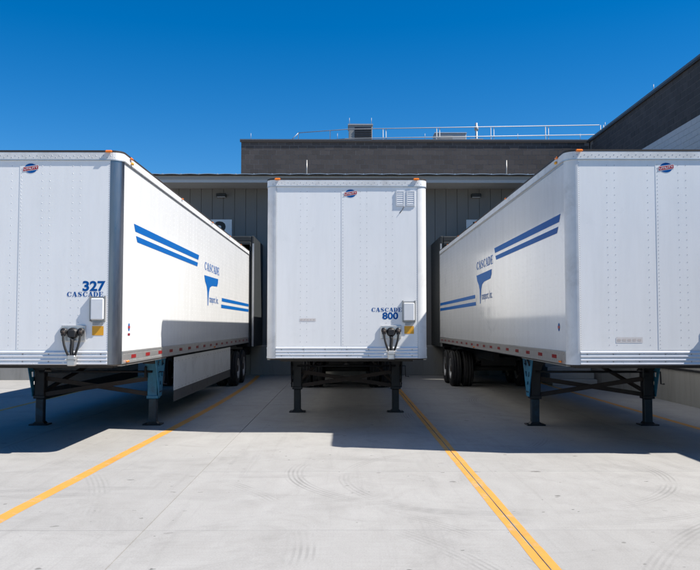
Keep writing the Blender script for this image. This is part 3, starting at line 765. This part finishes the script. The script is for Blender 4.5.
    # ---- skirts
    if opts['skirt']:
        for s in (-1, 1):
            for k in range(4):
                y0 = 3.75+k*1.78
                sk = p('side_skirt', MB().bbox(*sorted((s*1.235, s*1.248)), y0+.004, y0+1.776, .56-.0, 1.16, .004), 'skirt')
                p('rubber_strip', MB().box(*sorted((s*1.238, s*1.245)), y0+.006, y0+1.774, .36, .558), 'skirt_rubber', sk)
                stuff(rivets([(s*1.2485, y0+.06+.33*i, zz) for i in range(6) for zz in (.60, 1.08)], '+x' if s > 0 else '-x', .01, .006).build('skirt_bolts', M['bracket'], sk))
    # ---- front fittings
    F = dict(U=(1,0,0), Vv=(0,0,1), Nn=(0,-1,0))
    # maker emblem
    ex, ez = seam_x+.135, 3.875
    n = 28
    def ell(rx, rz_, h): return [(rx*math.cos(2*math.pi*i/n), rz_*math.sin(2*math.pi*i/n), h) for i in range(n)], [tuple(range(n))]
    em = decal('emblem', ell(.088,.066,0), M['decal_dark'], t, (ex,.0028,ez), off=.0022, **F)
    decal('emblem_rim', ell(.095,.073,0), M['decal_white'], em, (ex,.0028,ez), off=.001, **F)
    c_, s_ = math.cos(R(9)), math.sin(R(9))
    def rot(vs): return [(v[0]*c_-v[1]*s_, v[0]*s_+v[1]*c_, v[2]) for v in vs]
    rib = ([(-.108,-.026,0),(.098,-.026,0),(.108,.024,0),(-.098,.026,0)],[(0,1,2,3)])
    decal('ribbon_border', (rot([(v[0]*1.08,v[1]*1.25,v[2]) for v in rib[0]]), rib[1]), M['decal_white'], em, (ex,.0028,ez), off=.003, **F)
    decal('ribbon', (rot(rib[0]), rib[1]), M['decal_red'], em, (ex,.0028,ez), off=.004, **F)
    tv, tf = text_mesh('UTILITY', .028, .01, 1.35); tv = [(v[0], v[1]-.014, v[2]) for v in tv]
    decal('lettering', (rot(tv), tf), M['decal_white'], em, (ex,.0028,ez), off=.005, **F)
    if opts['fit'] is not None:
        fx = opts['fit']
        bx = fx['box']; by0 = .0026
        bo = p('permit_box', MB().bbox(bx-.088,bx+.088,-.050,-.012,1.81,2.10,.012), 'boxgrey')
        p('box_bracket', MB().box(bx-.106,bx-.09,-.03,by0,1.79,2.135).box(bx+.09,bx+.106,-.03,by0,1.79,2.135).box(bx-.089,bx+.089,-.011,-.002,1.78,2.12), 'bracket', bo)
        p('box_foot', MB().box(bx-.06,bx+.06,-.03,by0,1.735,1.778), 'bracket', bo)
        decal('warning_sticker', rect(bx-.075,bx+.080,1.60,1.725,0), M['sticker'], t, (0,by0,0), off=.002, **F)
        # gladhand plate, connectors and hoses
        gx, gz = fx['glad'], 1.62
        pl = p('gladhand_plate', MB().bbox(gx-.165,gx+.165,-.022,by0,gz-.10,gz+.115,.008), 'alu')
        p('socket', MB().lathe([(-.023,.072),(-.055,.075),(-.062,.06),(-.08,.06),(-.083,.0)],18,'y',(gx,0,gz+.01)), 'black', pl)
        p('socket_lid', MB().bbox(gx-.05,gx+.05,-.105,-.085,gz-.045,gz+.05,.018), 'black', pl)
        for s in (-1, 1):
            hx = gx+s*.115
            p('gladhand', MB().lathe([(-.023,.03),(-.045,.034),(-.05,.046),(-.072,.046),(-.08,.02),(-.08,0)],14,'y',(hx,0,gz+.035)).bbox(hx-.03,hx+.03,-.095,-.06,gz-.03,gz+.05,.012), 'black', pl)
            p('gladhand_seal', MB().lathe([(-.096,.026),(-.103,.022),(-.103,0)],12,'y',(hx,0,gz+.02)), 'rust', pl)
            hp = []
            for i in range(13):
                q = i/12; hp.append((hx + (gx+s*.022-hx)*(q**1.3) + s*.012*math.sin(math.pi*q), -.078-.02*math.sin(math.pi*q)+.01*q, gz+.0-.335*q))
            p('hose', MB().tube(hp,.0165,8), 'rubber', pl)
        hp = [(gx+.004*math.sin(i), -.075+.008*i/8, gz-.06-.275*i/8) for i in range(9)]
        p('hose', MB().tube(hp,.027,8), 'rubber', pl)
        p('hose_boot', MB().bbox(gx-.055,gx+.055,-.105,-.016,1.192,1.335,.012), 'alu', pl)
        p('hose_clamp', MB().box(gx-.06,gx+.06,-.108,-.0151,1.27,1.285), 'bracket', pl)
        tx = fx['text']
        if not fx['num']: pass
        elif fx['order'] == 'num_top':
            decal('fleet_number', text_mesh(fx['num'], .125, .035, 1.12), M['decal_dark'], t, (tx+.11,by0,2.205), off=.0015, **F)
            decal('company_name', serif_word('CASCADE', .50, .066), M['decal_dark'], t, (tx,by0,2.122), off=.0015, **F)
        else:
            decal('company_name', serif_word('CASCADE', .50, .066), M['decal_dark'], t, (tx+.045,by0,1.955), off=.0015, **F)
            decal('fleet_number', text_mesh(fx['num'], .105, .03, 1.12), M['decal_dark'], t, (tx+.10,by0,1.838), off=.0015, **F)
    for (sx, sz, w, h) in opts.get('stickers', ()):
        s0 = decal('faded_sticker', rect(sx,sx+w,sz,sz+h,0), M['faded'], t, (0,.0055,0), off=.0015, **F)
        for k in range(5):
            a = sx+w*(.05+.19*k); decal('faded_print', rect(a,a+w*.13,sz+h*.3,sz+h*.7,0), M['faded_ink'], s0, (0,.0055,0), off=.0025, **F)
    if opts.get('vent'):
        vx, vz = .955, 3.80
        v = p('front_vent', MB().box(vx-.15,vx+.15,-.006,.0024,vz-.14,vz+.13), 'boxgrey')
        for s in (-1, 1):
            c0 = vx+s*.085
            p('vent_frame', MB().box(c0-.07,c0-.058,-.013,-.0065,vz-.125,vz+.115).box(c0+.048,c0+.06,-.013,-.0065,vz-.125,vz+.115).box(c0-.057,c0+.047,-.013,-.0065,vz+.10,vz+.115).box(c0-.057,c0+.047,-.013,-.0065,vz-.125,vz-.11), 'boxgrey', v)
            for k in range(6):
                zz = vz-.10+.034*k
                p('vent_slat', MB().add([(c0-.056,-.012,zz),(c0+.046,-.012,zz),(c0+.046,-.0068,zz+.024),(c0-.056,-.0068,zz+.024),(c0-.056,-.012,zz+.004),(c0+.046,-.012,zz+.004),(c0+.046,-.0068,zz+.028),(c0-.056,-.0068,zz+.028)],[(0,1,2,3),(4,5,6,7),(0,1,5,4),(2,3,7,6),(0,3,7,4),(1,2,6,5)]), 'boxgrey', v)
        p('pull_cord', MB().tube([(vx-.03,-.008,vz-.14),(vx-.06,-.008,vz-.20),(vx-.10,-.006,vz-.25)],.005,6), 'black', v)
    # ---- side livery
    for s in opts['sides']:
        U = (0, s, 0); Nn = (s, 0, 0); Vv = (0,0,1); X0 = s*(W2-.004); dz = opts['dz']
        def para(y0, y1, z0, z1, sl): # slanted ends, y along the trailer
            return [(s*(y0+sl*.0), z1, 0),(s*y1, z1, 0),(s*(y1-sl), z0, 0),(s*(y0+sl), z0, 0)], [(0,1,2,3)]
        a, b, c, d = opts['liv']   # upper stripe from a to b; lower stripe from c to the rear; logo at d
        kw = dict(U=U, Vv=Vv, Nn=Nn, off=.0035)
        decal('stripe', para(a, b, 3.10+dz, 3.205+dz, .08), M['decal'], t, (X0,0,0), **kw)
        decal('stripe', para(a+.12, b-.12, 2.955+dz, 3.04+dz, .08), M['decal'], t, (X0,0,0), **kw)
        decal('stripe', para(c, L-.13, 2.335+dz*.3, 2.42+dz*.3, .0), M['decal'], t, (X0,0,0), **kw)
        decal('stripe', para(c-.10, L-.13, 2.17+dz*.3, 2.255+dz*.3, .0), M['decal'], t, (X0,0,0), **kw)
        # logo letter: swept bar with a tapering stem, u runs as read
        bar = [(-.95,.68),(.95,.70),(.93,.60),(.80,.515),(.05,.49),(-.22,.44),(-.34,.32),(-.40,.15),(-.42,.03),(-.50,.03),(-.51,.18),(-.55,.34),(-.64,.45),(-.84,.55)]
        fs = [(0,1,2,3,4,13),(13,4,5,12),(12,5,6,11),(11,6,7,10),(10,7,8,9)]
        z0 = 2.15+dz*.5
        lg = decal('logo_letter', ([(q[0],q[1],0) for q in bar], fs), M['decal'], t, (X0,d,z0), **kw)
        decal('company_name', serif_word('CASCADE', 2.05, .18), M['decal'], t, (X0,d-s*(-.10),z0+.80), **kw)
        decal('logo_lettering', text_mesh('ransport, Inc.', .165, 0.0, 1.0), M['decal'], lg, (X0,d+s*.36,z0+.11), **kw)
        # small round maker badge low at the front
        by, bz = .50, 1.71
        n2 = 16
        bd_ = decal('round_badge', ([(.045*math.cos(2*math.pi*i/n2), .058*math.sin(2*math.pi*i/n2),0) for i in range(n2)],[tuple(range(n2))]), M['decal_dark'], t, (X0,by,bz), U=U, Vv=Vv, Nn=Nn, off=.003)
        decal('badge_ribbon', rect(-.05,.05,-.018,.018,0), M['decal_red'], bd_, (X0,by,bz), U=U, Vv=Vv, Nn=Nn, off=.005)
        if s > 0: decal('badge_lettering', text_mesh('UTILITY', .032, .015, .8), M['decal_dark'], bd_, (X0,by,bz-.12), U=U, Vv=Vv, Nn=Nn, off=.003)
        if s > 0: decal('badge_bar', rect(-.055,.055,-.05,-.015,0), M['decal_red'], bd_, (X0,by,bz-.07), U=U, Vv=Vv, Nn=Nn, off=.003)
    return t

trailer(-4.345, 10.84, 'white box trailer numbered 327 with blue stripes and white side skirt', dict(post='steel', side='side', sides=(1,), blue=True, blue_leg=1, skirt=True, dz=0.0,
        fit=dict(box=1.005, glad=.685, text=.83, num='327', order='num_top'), liv=(.69, 5.86, 9.0, 7.45)))
trailer(.03, 12.89, 'white box trailer numbered 800, the middle one facing straight ahead', dict(post='alu_white', side='side', sides=(), blue=False, skirt=False, dz=0.0,
        fit=dict(box=1.0, glad=.71, text=.60, num='800', order='name_top'), liv=None, vent=True, tandem=9.95, stickers=((-.76,1.80,.26,.05),)))
trailer(4.30, 10.74, 'white box trailer with blue stripes beside the retaining wall, cut off by the frame', dict(post='alu_white', side='side_old', sides=(-1,), blue=True, skirt=False, dz=0.085,
        fit=dict(box=1.0, glad=.71, text=.60, num='', order='name_top'), liv=(.34, 5.3, 7.7, 6.55), stickers=((-.66,1.50,.36,.075),)))
